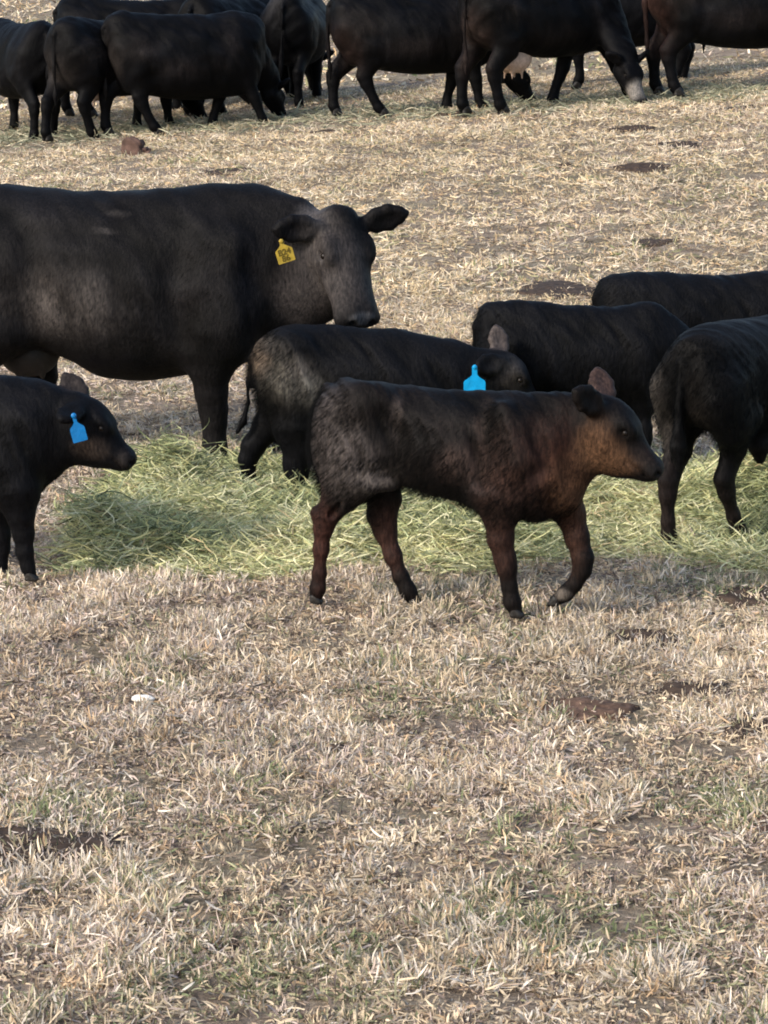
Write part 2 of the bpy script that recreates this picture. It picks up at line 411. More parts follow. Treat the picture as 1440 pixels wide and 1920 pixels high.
# ------------------------------------------------------------------ one animal
class Beast:
    def __init__(s, name, label, cat, px, py, yaw, group=None, lift=0.0):
        s.O = pix2ground(px, py); s.O[2] -= lift
        s.yaw = math.radians(yaw); s.S = pscale(s.O); s.name = name
        s.root = bpy.data.objects.new(name, None); sc.collection.objects.link(s.root)
        s.root.location = s.O; s.root.rotation_euler = (0, 0, s.yaw); s.root.empty_display_size = .2
        tagit(s.root, label, cat, group)
        s.F = Field(); s.c, s.s_ = math.cos(s.yaw), math.sin(s.yaw); s.eyes = []; s.ears = {}; s.marks = []; s.feet = []
    def loc(s, w):
        d = np.asarray(w, float)-s.O; return np.array([d[0]*s.c+d[1]*s.s_, -d[0]*s.s_+d[1]*s.c, d[2]])
    def P(s, px, py, y=0.0):
        """local point at side offset y that shows at photo pixel (px, py)"""
        a = s.loc((0, 0, CAM_H)); d = ray(px, py); d = np.array([d[0]*s.c+d[1]*s.s_, -d[0]*s.s_+d[1]*s.c, d[2]])
        t = (y-a[1])/d[1]; return a+d*t
    def torso(s, secs, **kw):
        L = []
        for px, t, b, w in secs:
            T = s.P(px, t); B = s.P(px, b); L.append(((T[0]+B[0])/2, T[2], B[2], w))
        loft(s.F, L, **kw)
    def limb(s, pts, ys, k=.04, hoof=True, flat=.86, hs=None, slim=.78):
        """pts: (px, py, radius px); ys: side offset per point"""
        p = [s.P(a, b, y) for (a, b, r), y in zip(pts, ys)]; r = [(c*g*flat/s.S, c*g/s.S) for (a, b, c), g in zip(pts, [1]+[slim]*9)]
        s.mleg(p, r, k, hoof, hs)
    def mleg(s, p, r, k=.04, hoof=True, hs=None):
        chain(s.F, p, r, (0, 1, 0), k, .03)
        if hoof: s.feet.append((np.asarray(p[-1]), unit(np.asarray(p[-1])-np.asarray(p[-2])), hs or (r[-1][1] if not np.isscalar(r[-1]) else r[-1])))
    def add_head(s, O, yaw, pitch, L, calf=True, roll=0, ears=None, ws=1.0):
        R = rot(math.radians(yaw), math.radians(pitch), math.radians(roll))
        W = (R.T @ np.array(Matrix.Rotation(-s.yaw, 3, 'Z')))          # ears given in (right, away, up) of the scene
        ears = {k: (W @ np.array(d, float), W @ np.array(n, float)) for k, (d, n) in ears.items()} if ears else {k: ((-.5, k*.85, .1), (.9, -k*.1, .1)) for k in (1, -1)}
        e, o = head(s.F, O, R, L, calf, list(ears.items()), ws)
        s.eyes += e; s.ears = o; s.HR = R; s.HO = np.asarray(O, float); s.HL = L
    def hq(s, x, y, z): return s.HO + s.HR @ (np.array([x, y, z])*s.HL)
    def finish(s, h, base=(.0050, .0048, .0055), marks=(), hair=0, hair_len=.018, relax=2, var=.35, rough=(.011, .032, 0.0)):
        V, Q = s.F.mesh(h, relax)
        n1 = fbm(V[:, 0]*5+31, V[:, 2]*5+V[:, 1]*3+7, 3)[:, None]
        col = np.array(base)[None]*(1-var+2*var*n1)
        for c, r, rgb, soft in marks:
            d = np.linalg.norm((V-np.asarray(c))/np.asarray(r), axis=1)
            d = d + .35*(fbm(V[:, 0]*14+3, V[:, 2]*14+V[:, 1]*9, 3)-.5)
            w = 1-smooth01(1-soft, 1+soft, d)
            w = (w*(.8+.4*(fbm(V[:, 0]*22, V[:, 2]*22, 2)-.5)))[:, None]
            col = col*(1-w)+np.array(rgb)[None]*w
        A = V[Q]; fn = np.cross(A[:, 2]-A[:, 0], A[:, 3]-A[:, 1]); vn = np.zeros_like(V)
        for c in range(4):
            for x in range(3): vn[:, x] += np.bincount(Q[:, c], fn[:, x], len(V))
        vn /= np.maximum(np.linalg.norm(vn, axis=1), 1e-9)[:, None]
        bodyw = smooth01(.28, .5, V[:, 2]/V[:, 2].max())
        if s.eyes: bodyw = bodyw*smooth01(.45*s.HL, .9*s.HL, np.linalg.norm(V-s.hq(.6, 0, -.15), axis=1))
        for ec in s.ears.values(): bodyw = bodyw*smooth01(.25*s.HL, .4*s.HL, np.linalg.norm(V-ec[0], axis=1))
        sx = V[:, 0]+.30*V[:, 2]+.4*V[:, 1]+rough[2]
        st = fbm(sx*26+V[:, 1]*8, V[:, 2]*8+V[:, 1]*6, 3)-.5; lo_ = fbm(sx*5+11, V[:, 2]*5+V[:, 1]*4+5, 2)-.5
        V = V+vn*((rough[0]*st+rough[1]*lo_)*bodyw)[:, None]
        col = col*(1+bodyw*(1.1*st+1.5*lo_)).clip(.25, 2.2)[:, None]
        s.body = mesh_np('body', V, Q, col, M_COAT, s.root)
        if hair:
            md = s.body.modifiers.new('fur', 'PARTICLE_SYSTEM'); ps = s.body.particle_systems[0].settings
            ps.type = 'HAIR'; ps.count = hair; ps.hair_length = hair_len; ps.hair_step = 3
            ps.emit_from = 'FACE'; ps.use_emit_random = True; ps.use_even_distribution = True
            ps.normal_factor = .0016; ps.object_align_factor = (-.0055, 0, -.006); ps.factor_random = .0012
            ps.root_radius = 1.0; ps.tip_radius = .2; ps.radius_scale = .0009; ps.display_step = 2; ps.render_step = 2
            ps.material = 1
            vg = s.body.vertex_groups.new(name='fur_length'); zz = V[:, 2]; top = zz.max()
            wgt = .18+.82*smooth01(.30*top, .62*top, zz)
            for ec in s.ears.values(): wgt = np.minimum(wgt, .15+.85*smooth01(.2*s.HL, .4*s.HL, np.linalg.norm(V-ec[0], axis=1)))
            if s.eyes: wgt = np.minimum(wgt, .22+.78*smooth01(.5*s.HL, 1.1*s.HL, np.linalg.norm(V-s.hq(.5, 0, -.15), axis=1)))
            for wv in range(10):
                ids = np.nonzero((wgt*10).astype(int).clip(0, 9) == wv)[0]
                if len(ids): vg.add(ids.tolist(), (wv+.5)/10, 'REPLACE')
            s.body.particle_systems[0].vertex_group_length = 'fur_length'
        for c, r in s.eyes:
            v, t = uv_ball(c, r); mesh_np('eye', v, t, None, M_EYE, s.root)
        for p, d, r in s.feet:
            s.hoof(p, d, r)
        return s
    def hoof(s, p, d, r):
        F = Field(); fw = np.array([1, 0, 0.]) if abs(d[2]) > .5 else unit([d[0], 0, d[2]])
        if abs(d[2]) <= .98: fw = unit(np.array([d[0]*1.0 + .5, 0, -.05])) if d[2] < -.5 else fw
        for y in (-.48*r, .48*r):
            chain(F, [p+np.array([0, y, .35*r])-fw*.25*r, p+np.array([0, y*.9, -.35*r])+fw*.65*r], [(.52*r, .8*r), (.5*r, .48*r)], k=.004, ki=.004)
            chain(F, [p+np.array([0, y, -.45*r])-fw*.5*r, p+np.array([0, y*.9, -.5*r])+fw*.85*r], [(.5*r, .4*r), (.36*r, .28*r)], k=.006, ki=.004)
        V, Q = F.mesh(max(r/6, .004), 1); mesh_np('hoof', V, Q, None, M_HOOF, s.root)

def ear_tag(b, top, w, hgt, mat, face_yaw, tilt, neck=.02, text=None, squat=False):
    """Plastic tag: a round button and stem at the ear, then the shouldered panel. top: local point where it is pinned."""
    M = Matrix.Translation(Vector(top)) @ Matrix.Rotation(math.radians(face_yaw)-b.yaw, 4, 'Z') @ Matrix.Rotation(math.pi/2, 4, 'X') @ Matrix.Rotation(math.radians(tilt), 4, 'Z')
    nw = .12*w
    ol = [(-nw, .004), (-nw, -neck), (-.22*w, -neck-.10*hgt), (-.46*w, -neck-.26*hgt), (-.5*w, -neck-.34*hgt), (-.5*w, -neck-.97*hgt), (-.46*w, -neck-hgt),
          (.46*w, -neck-hgt), (.5*w, -neck-.97*hgt), (.5*w, -neck-.34*hgt), (.46*w, -neck-.26*hgt), (.22*w, -neck-.10*hgt), (nw, -neck), (nw, .004)]
    t = prism('ear_tag', ol, .003, mat, b.root, M)
    v, f = uv_ball(np.zeros(3), 1, 12, 8); v = v*np.array([.011, .011, .006]); v[:, 2] += .004
    v = np.array([tuple(M @ Vector(x)) for x in v]); mesh_np('button', v, f, None, mat, t)
    if text:
        for i, line in enumerate(text):
            cu = bpy.data.curves.new('tag_number', 'FONT'); cu.body = line; cu.align_x = 'CENTER'; cu.size = hgt*.46; cu.extrude = .0006; cu.offset = .0012
            tmp = bpy.data.objects.new('tag_number', cu); sc.collection.objects.link(tmp); bpy.context.view_layer.update()
            me = bpy.data.meshes.new_from_object(tmp.evaluated_get(bpy.context.evaluated_depsgraph_get())); bpy.data.objects.remove(tmp)
            me.materials.clear(); me.materials.append(M_INK); me.name = 'tag_number'
            o = bpy.data.objects.new('tag_number', me); sc.collection.objects.link(o); o.parent = t
            o.matrix_local = M @ Matrix.Translation((0, -neck-hgt*(.56+.36*i), .0025))
    return t

def tail(b, pts, r, k=.02): chain(b.F, pts, r, (0, 1, 0), k, .01)

COW_SEC = [(-.68, .84, .72, .05), (-.66, .94, .60, .13), (-.60, .985, .50, .19), (-.50, 1.0, .44, .215), (-.35, .985, .42, .235), (-.15, .965, .385, .27),
           (.05, .96, .37, .28), (.25, .97, .38, .255), (.40, 1.0, .395, .225), (.50, .985, .415, .185), (.58, .95, .46, .13), (.64, .87, .54, .05)]
CALF_SEC = [(-.61, .86, .74, .05), (-.58, .95, .62, .125), (-.50, .99, .56, .165), (-.35, 1.0, .54, .18), (-.10, .975, .50, .20), (.15, .97, .475, .195),
            (.33, .985, .46, .17), (.43, .965, .475, .135), (.50, .91, .52, .07)]
def generic(b, H, calf=False, graze=True, hind=(0, 0), fore=(0, 0), neckyaw=0, tail_on=True, headp=None, deep=0, stout=1.0):
    """Whole animal in metres round its own mid-point; hind/fore: how far each foot (right, left) is swung forward."""
    F = b.F
    sec = CALF_SEC if calf else COW_SEC
    loft(F, [(x*H, t*H, (bo-deep*(.3 < bo < (.57 if calf else .5)))*H, w*H) for x, t, bo, w in sec], low=.05, up=.18, n=2.2, k=.05)
    xh = -.50*H if not calf else -.46*H; xf = .40*H if not calf else .33*H
    lw = .13*H if not calf else .10*H; g = .80*stout if calf else stout
    for i, s in enumerate((-1, 1)):
        sh, sf = hind[i]*H, fore[i]*H; y = s*lw
        q = lambda x, z, dy, sw: np.array([x+sw, s*(lw+dy*H), z*H])
        chain(F, [q(xh+.03*H, .74, .02, 0), q(xh+.07*H, .56, .03, .15*sh)], [(.09*H, .17*H), (.085*H, .13*H)], k=.07)
        b.mleg([q(xh+.08*H, .58, .02, .2*sh), q(xh+.04*H, .45, .0, .4*sh), q(xh-.06*H, .32, -.02, .6*sh), q(xh-.055*H, .26, -.02, .68*sh), q(xh-.035*H, .14, -.02, .85*sh), q(xh-.02*H, .075, -.02, .95*sh), q(xh+.01*H, .03, -.02, sh)],
               [(.075*H, .11*H), (.055*H*g, .078*H*g), (.038*H*g, .052*H*g), (.033*H*g, .042*H*g), (.026*H*g, .030*H*g), (.031*H*g, .034*H*g), (.032*H*g, .034*H*g)], .06)
        chain(F, [q(xf+.03*H, .76, .0, 0), q(xf-.02*H, .58, .0, 0)], [(.08*H, .14*H), (.07*H, .11*H)], k=.07)
        b.mleg([q(xf-.02*H, .56, -.01, .1*sf), q(xf-.01*H, .42, -.02, .35*sf), q(xf, .29, -.025, .55*sf), q(xf, .23, -.025, .65*sf), q(xf-.005*H, .13, -.025, .82*sf), q(xf+.005*H, .075, -.025, .92*sf), q(xf+.03*H, .03, -.025, sf)],
               [(.06*H, .09*H), (.045*H*g, .056*H*g), (.037*H*g, .042*H*g), (.031*H*g, .034*H*g), (.026*H*g, .028*H*g), (.031*H*g, .034*H*g), (.032*H*g, .034*H*g)], .05)
    ny = math.radians(neckyaw); x0 = .46*H if not calf else .36*H
    def nk(x, z): return np.array([x0+(x*H-x0)*math.cos(ny), (x*H-x0)*math.sin(ny), z*H])
    c_ = .82 if calf else 1.0
    HL = .37*H if not calf else .37*H
    if graze:
        A = [nk(.46*c_, .74), nk(.64*c_, .58), nk(.80*c_, .40)]; rr = [(.13*H, .21*H), (.10*H, .15*H), (.075*H, .115*H)]
        hp = (nk(.86*c_, .39), neckyaw, 62)
    else:
        A = [nk(.44*c_, .76), nk(.62*c_, .83), nk(.74*c_, .89)]; rr = [(.12*H, .20*H), (.085*H, .14*H), (.07*H, .11*H)]
        hp = (nk(.80*c_, .97), neckyaw, 40)
    if headp: A, rr, hp = headp(nk, H)
    chain(F, A, rr, (0, 1, 0), .08, .05)
    b.add_head(hp[0], hp[1], hp[2], HL, calf)
    if tail_on:
        xt = -.675*H if not calf else -.60*H
        tail(b, [(xt+.05*H, 0, .95*H), (xt-.02*H, .005, .86*H), (xt-.02*H, .01*H, .62*H), (xt-.0*H, .02*H, .38*H), (xt, .02*H, .28*H)] if not calf else
             [(xt+.05*H, 0, .94*H), (xt-.015*H, .005, .86*H), (xt-.02*H, .01, .66*H), (xt, .01, .5*H), (xt+.01, .01, .42*H)], [.026*H, .02*H, .015*H, .024*H, .008*H])
# ------------------------------------------------------------------ the brown-necked calf walking in front
b = Beast('calf', 'dark brown calf with a russet neck, walking in front of the hay, one forefoot raised', 'calf', 780, 1150, -16)
b.torso([(594, 778, 850, .05), (603, 745, 880, .115), (622, 722, 902, .15), (650, 709, 915, .165), (695, 714, 918, .175), (750, 722, 905, .175), (805, 726, 920, .18), (865, 728, 934, .182),
         (920, 730, 948, .172), (975, 736, 962, .155), (1020, 742, 968, .132), (1058, 752, 955, .10), (1082, 775, 925, .05)], low=.08, up=.2, n=2.2, k=.05)
F = b.F; S = b.S
chain(F, [b.P(1010, 840), b.P(1065, 818), b.P(1112, 800)], [(.115, 100/S), (.092, 82/S), (.075, 66/S)], k=.07, ki=.05)
chain(F, [b.P(1000, 930), b.P(1055, 915), b.P(1085, 880)], [(.07, 42/S), (.055, 38/S), (.03, 24/S)], k=.05, ki=.04)     # brisket and dewlap
# near hind leg: thigh, stifle, hock, cannon
chain(F, [b.P(650, 775, -.07), b.P(655, 850, -.085), b.P(655, 905, -.085)], [(.075, 58/S), (.08, 62/S), (.06, 44/S)], k=.07, ki=.04)
b.limb([(652, 890, 50), (636, 935, 37), (613, 967, 27), (606, 990, 22), (602, 1030, 17), (599, 1075, 14.5), (596, 1103, 16.5), (592, 1122, 15)], [-.085, -.08, -.075, -.07, -.07, -.07, -.07, -.07], .05)
blob(F, b.P(590, 962, -.075), (.022, .022, .03), k=.02)
b.limb([(715, 880, 46), (722, 930, 37), (716, 968, 32), (722, 995, 26), (737, 1042, 19.5), (752, 1082, 17), (765, 1107, 18), (778, 1130, 16)], [.07, .075, .075, .075, .07, .07, .07, .07], .05)
# shoulder and forelegs
chain(F, [b.P(985, 800, -.075), b.P(955, 880, -.10), b.P(940, 930, -.10)], [(.06, 62/S), (.065, 60/S), (.05, 44/S)], k=.07, ki=.05)
b.limb([(938, 925, 47), (935, 968, 35), (938, 1010, 29), (947, 1048, 24), (951, 1068, 20.5), (955, 1100, 16.5), (960, 1128, 18), (968, 1148, 16)], [-.10, -.095, -.09, -.085, -.085, -.08, -.08, -.08], .05)
b.limb([(1050, 930, 48), (1068, 962, 34), (1082, 1008, 27), (1093, 1046, 24), (1092, 1070, 19), (1078, 1095, 15.5), (1061, 1112, 17), (1040, 1127, 15)], [.08, .085, .085, .08, .075, .07, .07, .07], .05)
# hip bone, last rib, flank hollow
blob(F, b.P(690, 750, -.125), (.05, .035, .04), k=.14)
chain(F, [b.P(735, 780, -.205), b.P(748, 900, -.20)], [.04, .04], k=.05, op='s')
chain(F, [b.P(905, 775, -.205), b.P(893, 900, -.20)], [.035, .045], k=.05, op='s')
chain(F, [b.P(1005, 790, -.165), b.P(1012, 880, -.17)], [.03, .035], k=.05, op='s')
chain(F, [b.P(640, 935, -.12), b.P(622, 965, -.105)], [.012, .012], k=.02, op='s')
blob(F, b.P(951, 1060, -.085), (.02, .022, .03), k=.02); blob(F, b.P(1096, 1054, .075), (.02, .022, .03), k=.02)
chain(F, [b.P(690, 905, -.13), b.P(735, 905, -.10)], [.03, .02], k=.05)
chain(F, [b.P(945, 770, -.13), b.P(975, 860, -.155)], [.03, .045], k=.07)
tail(b, [b.P(618, 730, 0), b.P(598, 770, .02), b.P(593, 830, .03), b.P(602, 900, .05)], [.026, .022, .018, .014])
b.add_head(b.P(1108, 741), 2, 44, .378, True, ears={1: ((-.22, .62, .72), (.4, -.85, .25)), -1: ((-.66, -.5, .5), (.3, -.9, .15))})
hp = b.hq
br = (.085, .040, .019)
b.finish(.0075, base=(.0085, .0068, .0064), marks=[
    (b.P(1045, 870, -.1), (.10, .3, .16), (.032, .0135, .0095), .7), (b.P(955, 890, -.13), (.11, .2, .15), (.042, .023, .018), .7),
    (b.P(1120, 840, -.10), (.085, .20, .10), (.14, .076, .042), .5), (b.P(1075, 925, -.05), (.085, .3, .13), (.095, .050, .029), .6),
    (b.P(1150, 868, -.06), (.09, .2, .05), (.135, .074, .041), .5), (b.P(610, 1000, -.07), (.07, .1, .20), (.060, .026, .020), .6), (b.P(940, 1010, -.07), (.07, .1, .12), (.055, .027, .02), .6),
    (b.P(735, 1010, .07), (.08, .1, .12), (.055, .028, .022), .6), (b.P(640, 850, -.14), (.12, .1, .15), (.095, .083, .078), .9), (b.P(700, 900, -.14), (.08, .1, .06), (.10, .088, .082), .9), (b.P(1075, 1000, .08), (.05, .1, .14), (.055, .028, .02), .6),  # grey rump patches mix dust with sheen put into the colour
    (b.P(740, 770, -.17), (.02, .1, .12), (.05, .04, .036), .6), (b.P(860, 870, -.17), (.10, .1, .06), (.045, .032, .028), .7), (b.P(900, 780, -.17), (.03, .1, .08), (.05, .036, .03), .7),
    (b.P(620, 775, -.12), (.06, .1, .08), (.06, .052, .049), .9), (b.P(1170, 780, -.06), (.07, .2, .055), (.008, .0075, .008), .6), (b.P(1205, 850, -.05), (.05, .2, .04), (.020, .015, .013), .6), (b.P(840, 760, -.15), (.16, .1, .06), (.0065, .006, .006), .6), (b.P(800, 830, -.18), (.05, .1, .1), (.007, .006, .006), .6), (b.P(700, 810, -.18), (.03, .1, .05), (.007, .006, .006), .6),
    (b.P(1058, 1112, .07), (.035, .06, .022), (.16, .14, .12), .4),
    (b.ears[1][0], (.08, .08, .09), (.075, .048, .041), .4), (b.ears[-1][0], (.05, .03, .05), (.006, .006, .007), .4),
    (b.hq(.98, 0, -.05), (.04, .06, .04), (.03, .028, .028), .4), (b.hq(1.0, -.12, -.05), (.014, .02, .010), (.001, .001, .001), .3), (b.hq(.50, -.18, .03), (.06, .06, .035), (.005, .0045, .0045), .6)], hair=45000, hair_len=.016, rough=(.014, .034, 1.3))  # nose tip mark paints a pale highlight into the coat

# ------------------------------------------------------------------ black calf behind it, head low, blue tag
b = Beast('calf', 'black calf with blue ear tag and dirty pale rump, standing behind the walking calf', 'calf', 620, 930, 2)
F = b.F; S = b.S
b.torso([(470, 668, 715, .05), (480, 650, 745, .11), (503, 630, 780, .15), (535, 615, 808, .17), (590, 611, 815, .18), (650, 614, 815, .19), (720, 618, 815, .195), (780, 627, 822, .185),
         (840, 640, 822, .16), (880, 654, 805, .125), (908, 672, 775, .06)], low=.08, up=.2, n=2.2, k=.05)
chain(F, [b.P(850, 725), b.P(900, 720), b.P(935, 728)], [(.11, 78/S), (.085, 62/S), (.07, 52/S)], k=.06, ki=.05)
chain(F, [b.P(535, 690, -.07), b.P(558, 760, -.085), b.P(562, 815, -.085)], [(.075, 52/S), (.08, 50/S), (.06, 42/S)], k=.07, ki=.04)
b.limb([(560, 800, 52), (563, 840, 40), (556, 870, 31), (556, 890, 26), (560, 915, 18), (563, 930, 17)], [-.085]*6, .05)
b.limb([(530, 755, 48), (500, 800, 36), (474, 838, 27), (464, 862, 21), (466, 890, 16), (470, 915, 15)], [.07]*6, .05)
b.limb([(800, 790, 45), (795, 840, 32), (798, 880, 22), (800, 925, 17)], [-.09]*4, .05)
b.limb([(850, 790, 42), (850, 840, 30), (852, 880, 21), (855, 915, 16)], [.09]*4, .05)
blob(F, b.P(545, 645, -.12), (.05, .03, .03), k=.14)
tail(b, [b.P(492, 645, 0), b.P(471, 672, .0), b.P(465, 715, .0), b.P(466, 755, 0), b.P(457, 790, .0), b.P(444, 812, .0)], [.024, .022, .018, .017, .022, .010])
b.add_head(b.P(922, 657), -4, 47, .36, True, ears={1: ((-.18, .3, .88), (.35, -.9, .15)), -1: ((-.82, -.52, -.12), (.2, -.9, .2))})
b.finish(.009, base=(.0050, .0052, .0064), marks=[
    (b.P(486, 672, -.10), (.045, .12, .07), (.36, .27, .19), .7), (b.P(525, 715, -.16), (.10, .1, .09), (.13, .12, .10), .8), (b.P(560, 690, -.17), (.05, .1, .05), (.10, .09, .08), .8), (b.P(575, 735, -.17), (.09, .1, .07), (.10, .095, .083), .8),
    (b.P(505, 650, -.1), (.08, .1, .035), (.12, .11, .097), .7), (b.P(468, 690, 0), (.03, .03, .05), (.07, .045, .03), .6),
    (b.ears[1][0], (.09, .09, .09), (.12, .10, .092), .4), (b.hq(.35, 0, .16), (.12, .12, .035), (.05, .05, .052), .6), (b.P(955, 695, -.1), (.08, .1, .05), (.034, .032, .031), .8), (b.P(960, 720, -.1), (.05, .1, .04), (.03, .026, .022), .7)], hair=36000, hair_len=.016)  # forehead mark paints a rim light along the top of the head
ear_tag(b, b.P(890, 688, -.20), .098, .10, M_BLUE, 6, 0, neck=.036)

# ------------------------------------------------------------------ calf entering from the left, blue tag
b = Beast('calf', 'blue tagged black calf cut off by the left edge, muzzle over the hay', 'calf', -150, 1088, -8)
F = b.F; S = b.S
b.torso([(-430, 770, 850, .05), (-418, 730, 885, .12), (-385, 708, 905, .16), (-310, 706, 908, .175), (-210, 710, 922, .19), (-110, 712, 935, .195), (-30, 708, 942, .18),
         (30, 711, 938, .155), (68, 720, 920, .12), (95, 745, 880, .06)], low=.08, up=.2, n=2.2, k=.05)
chain(F, [b.P(40, 815), b.P(95, 800), b.P(140, 800)], [(.12, 96/S), (.095, 78/S), (.08, 66/S)], k=.06, ki=.05)
chain(F, [b.P(45, 890), b.P(85, 860)], [(.07, 46/S), (.05, 36/S)], k=.05, ki=.04)
chain(F, [b.P(20, 790, -.09), b.P(12, 870, -.11), b.P(20, 925, -.10)], [(.06, 64/S), (.065, 58/S), (.05, 46/S)], k=.07, ki=.05)
b.limb([(28, 920, 48), (38, 965, 32), (44, 1000, 24), (46, 1035, 19), (52, 1062, 15), (58, 1080, 15)], [-.10, -.1, -.09, -.09, -.09, -.09], .05)
b.limb([(-5, 920, 46), (-8, 965, 34), (0, 1005, 24), (2, 1030, 19), (0, 1055, 15), (4, 1070, 15)], [.09]*6, .05)
b.limb([(-370, 880, 56), (-385, 930, 38), (-408, 965, 26), (-404, 1000, 19), (-400, 1050, 15), (-395, 1078, 15)], [-.085]*6, .06)
b.limb([(-350, 880, 50), (-345, 930, 36), (-352, 965, 26), (-340, 1000, 19), (-330, 1050, 15), (-322, 1070, 15)], [.075]*6, .06)
tail(b, [b.P(-405, 730, 0), b.P(-428, 770, 0), b.P(-432, 850, 0), b.P(-425, 930, 0)], [.024, .02, .018, .014])
b.add_head(b.P(132, 742), 2, 44, .355, True, ears={1: ((-.6, .3, .72), (.4, -.85, .1)), -1: ((-.42, -.85, -.18), (-.1, -.75, .5))})
b.finish(.009, base=(.0048, .0050, .0064), marks=[(b.P(168, 842, -.08), (.07, .12, .045), (.050, .038, .031), .5), (b.ears[1][0], (.07, .08, .08), (.05, .042, .04), .4),
    (b.P(232, 860, -.03), (.03, .06, .035), (.035, .03, .028), .6)], hair=36000, hair_len=.015)
ear_tag(b, b.P(138, 779, -.185), .058, .078, M_DEEPBLUE, 8, 14, neck=.028)

# ------------------------------------------------------------------ the big cow
b = Beast('cow', 'large black cow with yellow ear tag, standing behind the calves', 'cow', 390, 862, -6)
F = b.F; S = b.S
b.torso([(-172, 430, 560, .06), (-160, 395, 610, .17), (-130, 365, 650, .25), (-70, 347, 668, .30), (0, 345, 668, .325), (70, 351, 652, .345), (130, 355, 672, .37), (200, 358, 706, .385), (265, 357, 712, .375),
         (335, 350, 704, .335), (400, 343, 692, .30), (455, 347, 680, .26), (500, 356, 655, .21), (540, 372, 620, .14), (565, 395, 580, .06)], low=.04, up=.18, n=2.25, k=.06)
chain(F, [b.P(470, 490), b.P(545, 492, -.03), b.P(612, 490, -.07)], [(.21, 128/S), (.165, 112/S), (.125, 88/S)], k=.1, ki=.06)
chain(F, [b.P(500, 600), b.P(565, 585, -.02), b.P(610, 560, -.05)], [(.10, 52/S), (.07, 42/S), (.06, 40/S)], k=.07, ki=.05)
# shoulder
chain(F, [b.P(415, 470, -.20), b.P(400, 640, -.21)], [(.12, 82/S), (.115, 70/S)], k=.12)
b.limb([(399, 620, 66), (394, 690, 50), (396, 735, 38), (400, 770, 33), (402, 795, 28), (402, 820, 25), (402, 838, 28), (408, 852, 26)], [-.22, -.21, -.2, -.19, -.19, -.19, -.19, -.19], .07)
b.limb([(500, 640, 56), (505, 690, 44), (510, 740, 34), (512, 780, 30), (512, 815, 23), (514, 840, 25)], [.17]*6, .06)
chain(F, [b.P(-60, 470, -.16), b.P(-20, 625, -.2)], [(.14, 120/S), (.11, 70/S)], k=.12, ki=.06)
b.limb([(-25, 620, 74), (-45, 675, 52), (-70, 720, 36), (-68, 760, 28), (-62, 815, 23), (-56, 850, 25)], [-.2]*6, .06)
b.limb([(40, 610, 74), (70, 665, 50), (78, 705, 38), (74, 745, 29), (78, 800, 23), (84, 835, 25)], [.15]*6, .06)
chain(F, [b.P(345, 400, -.325), b.P(326, 520, -.375), b.P(332, 640, -.36)], [.04, .055, .045], k=.08, op='s')
chain(F, [b.P(486, 430, -.285), b.P(474, 520, -.315), b.P(462, 620, -.30)], [.04, .055, .045], k=.08, op='s')       # crease between neck and shoulder
blob(F, b.P(440, 590, -.25), (.09, .07, .11), k=.1)
chain(F, [b.P(48, 430, -.37), b.P(58, 540, -.385), b.P(62, 620, -.35)], [.05, .06, .045], k=.09, op='s')             # flank hollow before the hip           # groove behind the shoulder
blob(F, b.P(-85, 375, -.2), (.09, .05, .05), k=.08)
tail(b, [b.P(-130, 370, 0), b.P(-165, 420, 0), b.P(-172, 540, 0), b.P(-165, 680, 0), b.P(-165, 745, 0)], [.035, .026, .02, .035, .012])
b.add_head(b.P(636, 396, -.12), -51, 66, .545, False, roll=0, ws=1.3, ears={-1: ((-.95, -.3, -.02), (.25, -.9, -.25)), 1: ((.95, .2, .22), (.1, -.9, -.35))})
ER = b.ears
b.finish(.0105, base=(.0082, .0077, .0082), marks=[(b.P(120, 570, -.36), (.20, .2, .13), (0.085, 0.076, 0.071), .9), (b.P(212, 404, -.35), (.055, .2, .014), (.055, .05, .047), .7), (b.P(190, 436, -.36), (.05, .2, .014), (.045, .041, .039), .7), (b.P(560, 560, -.15), (.13, .2, .14), (0.076, 0.066, 0.063), .7),  # flank sheen and lit neck painted in grey; thin streaks are dust
    (b.P(590, 415, -.1), (.08, .16, .07), (0.111, 0.105, 0.105), .6), (ER[-1][0], (.09, .09, .09), (.006, .006, .008), .4), (b.hq(.97, 0, .0), (.07, .09, .03), (0.128, 0.128, 0.133), .4), (b.hq(1.0, -.095, -.05), (.025, .02, .018), (.002, .002, .002), .3), (b.hq(1.0, .095, -.05), (.025, .02, .018), (.002, .002, .002), .3), (b.hq(.41, -.215, -.08), (.04, .04, .012), (0.204, 0.196, 0.187), .4), (b.hq(.45, -.1, .06), (.18, .06, .1), (0.041, 0.037, 0.037), .8), (b.hq(.62, -.16, -.12), (.19, .09, .14), (0.085, 0.076, 0.073), .8), (b.hq(.25, -.2, -.1), (.12, .08, .12), (0.076, 0.068, 0.065), .8), (b.P(210, 690, -.3), (.3, .3, .06), (.005, .005, .007), .7), (b.P(470, 520, -.2), (.06, .3, .16), (.006, .006, .008), .7)], hair=14000, hair_len=.008, rough=(.005, .038, 4.1))  # painted light: nose highlight, eye glint, lit cheek; painted shade: belly, neck crease
U = Field(); blob(U, b.P(55, 660, 0), (.15, .13, .12)); 
for tx, ty, yy in ((35, 690, -.06), (78, 690, -.06), (40, 690, .06), (80, 690, .06)): chain(U, [b.P(tx, ty-8, yy), b.P(tx+2, ty+18, yy)], [.017, .011], k=.03)
V, Q = U.mesh(.01); mesh_np('udder', V, Q, None, M_UDDER_DARK, b.root)
ear_tag(b, b.P(527, 452, -.40), .082, .085, M_YELLOW, 12, 16, neck=.018, text=('B24', '86'))

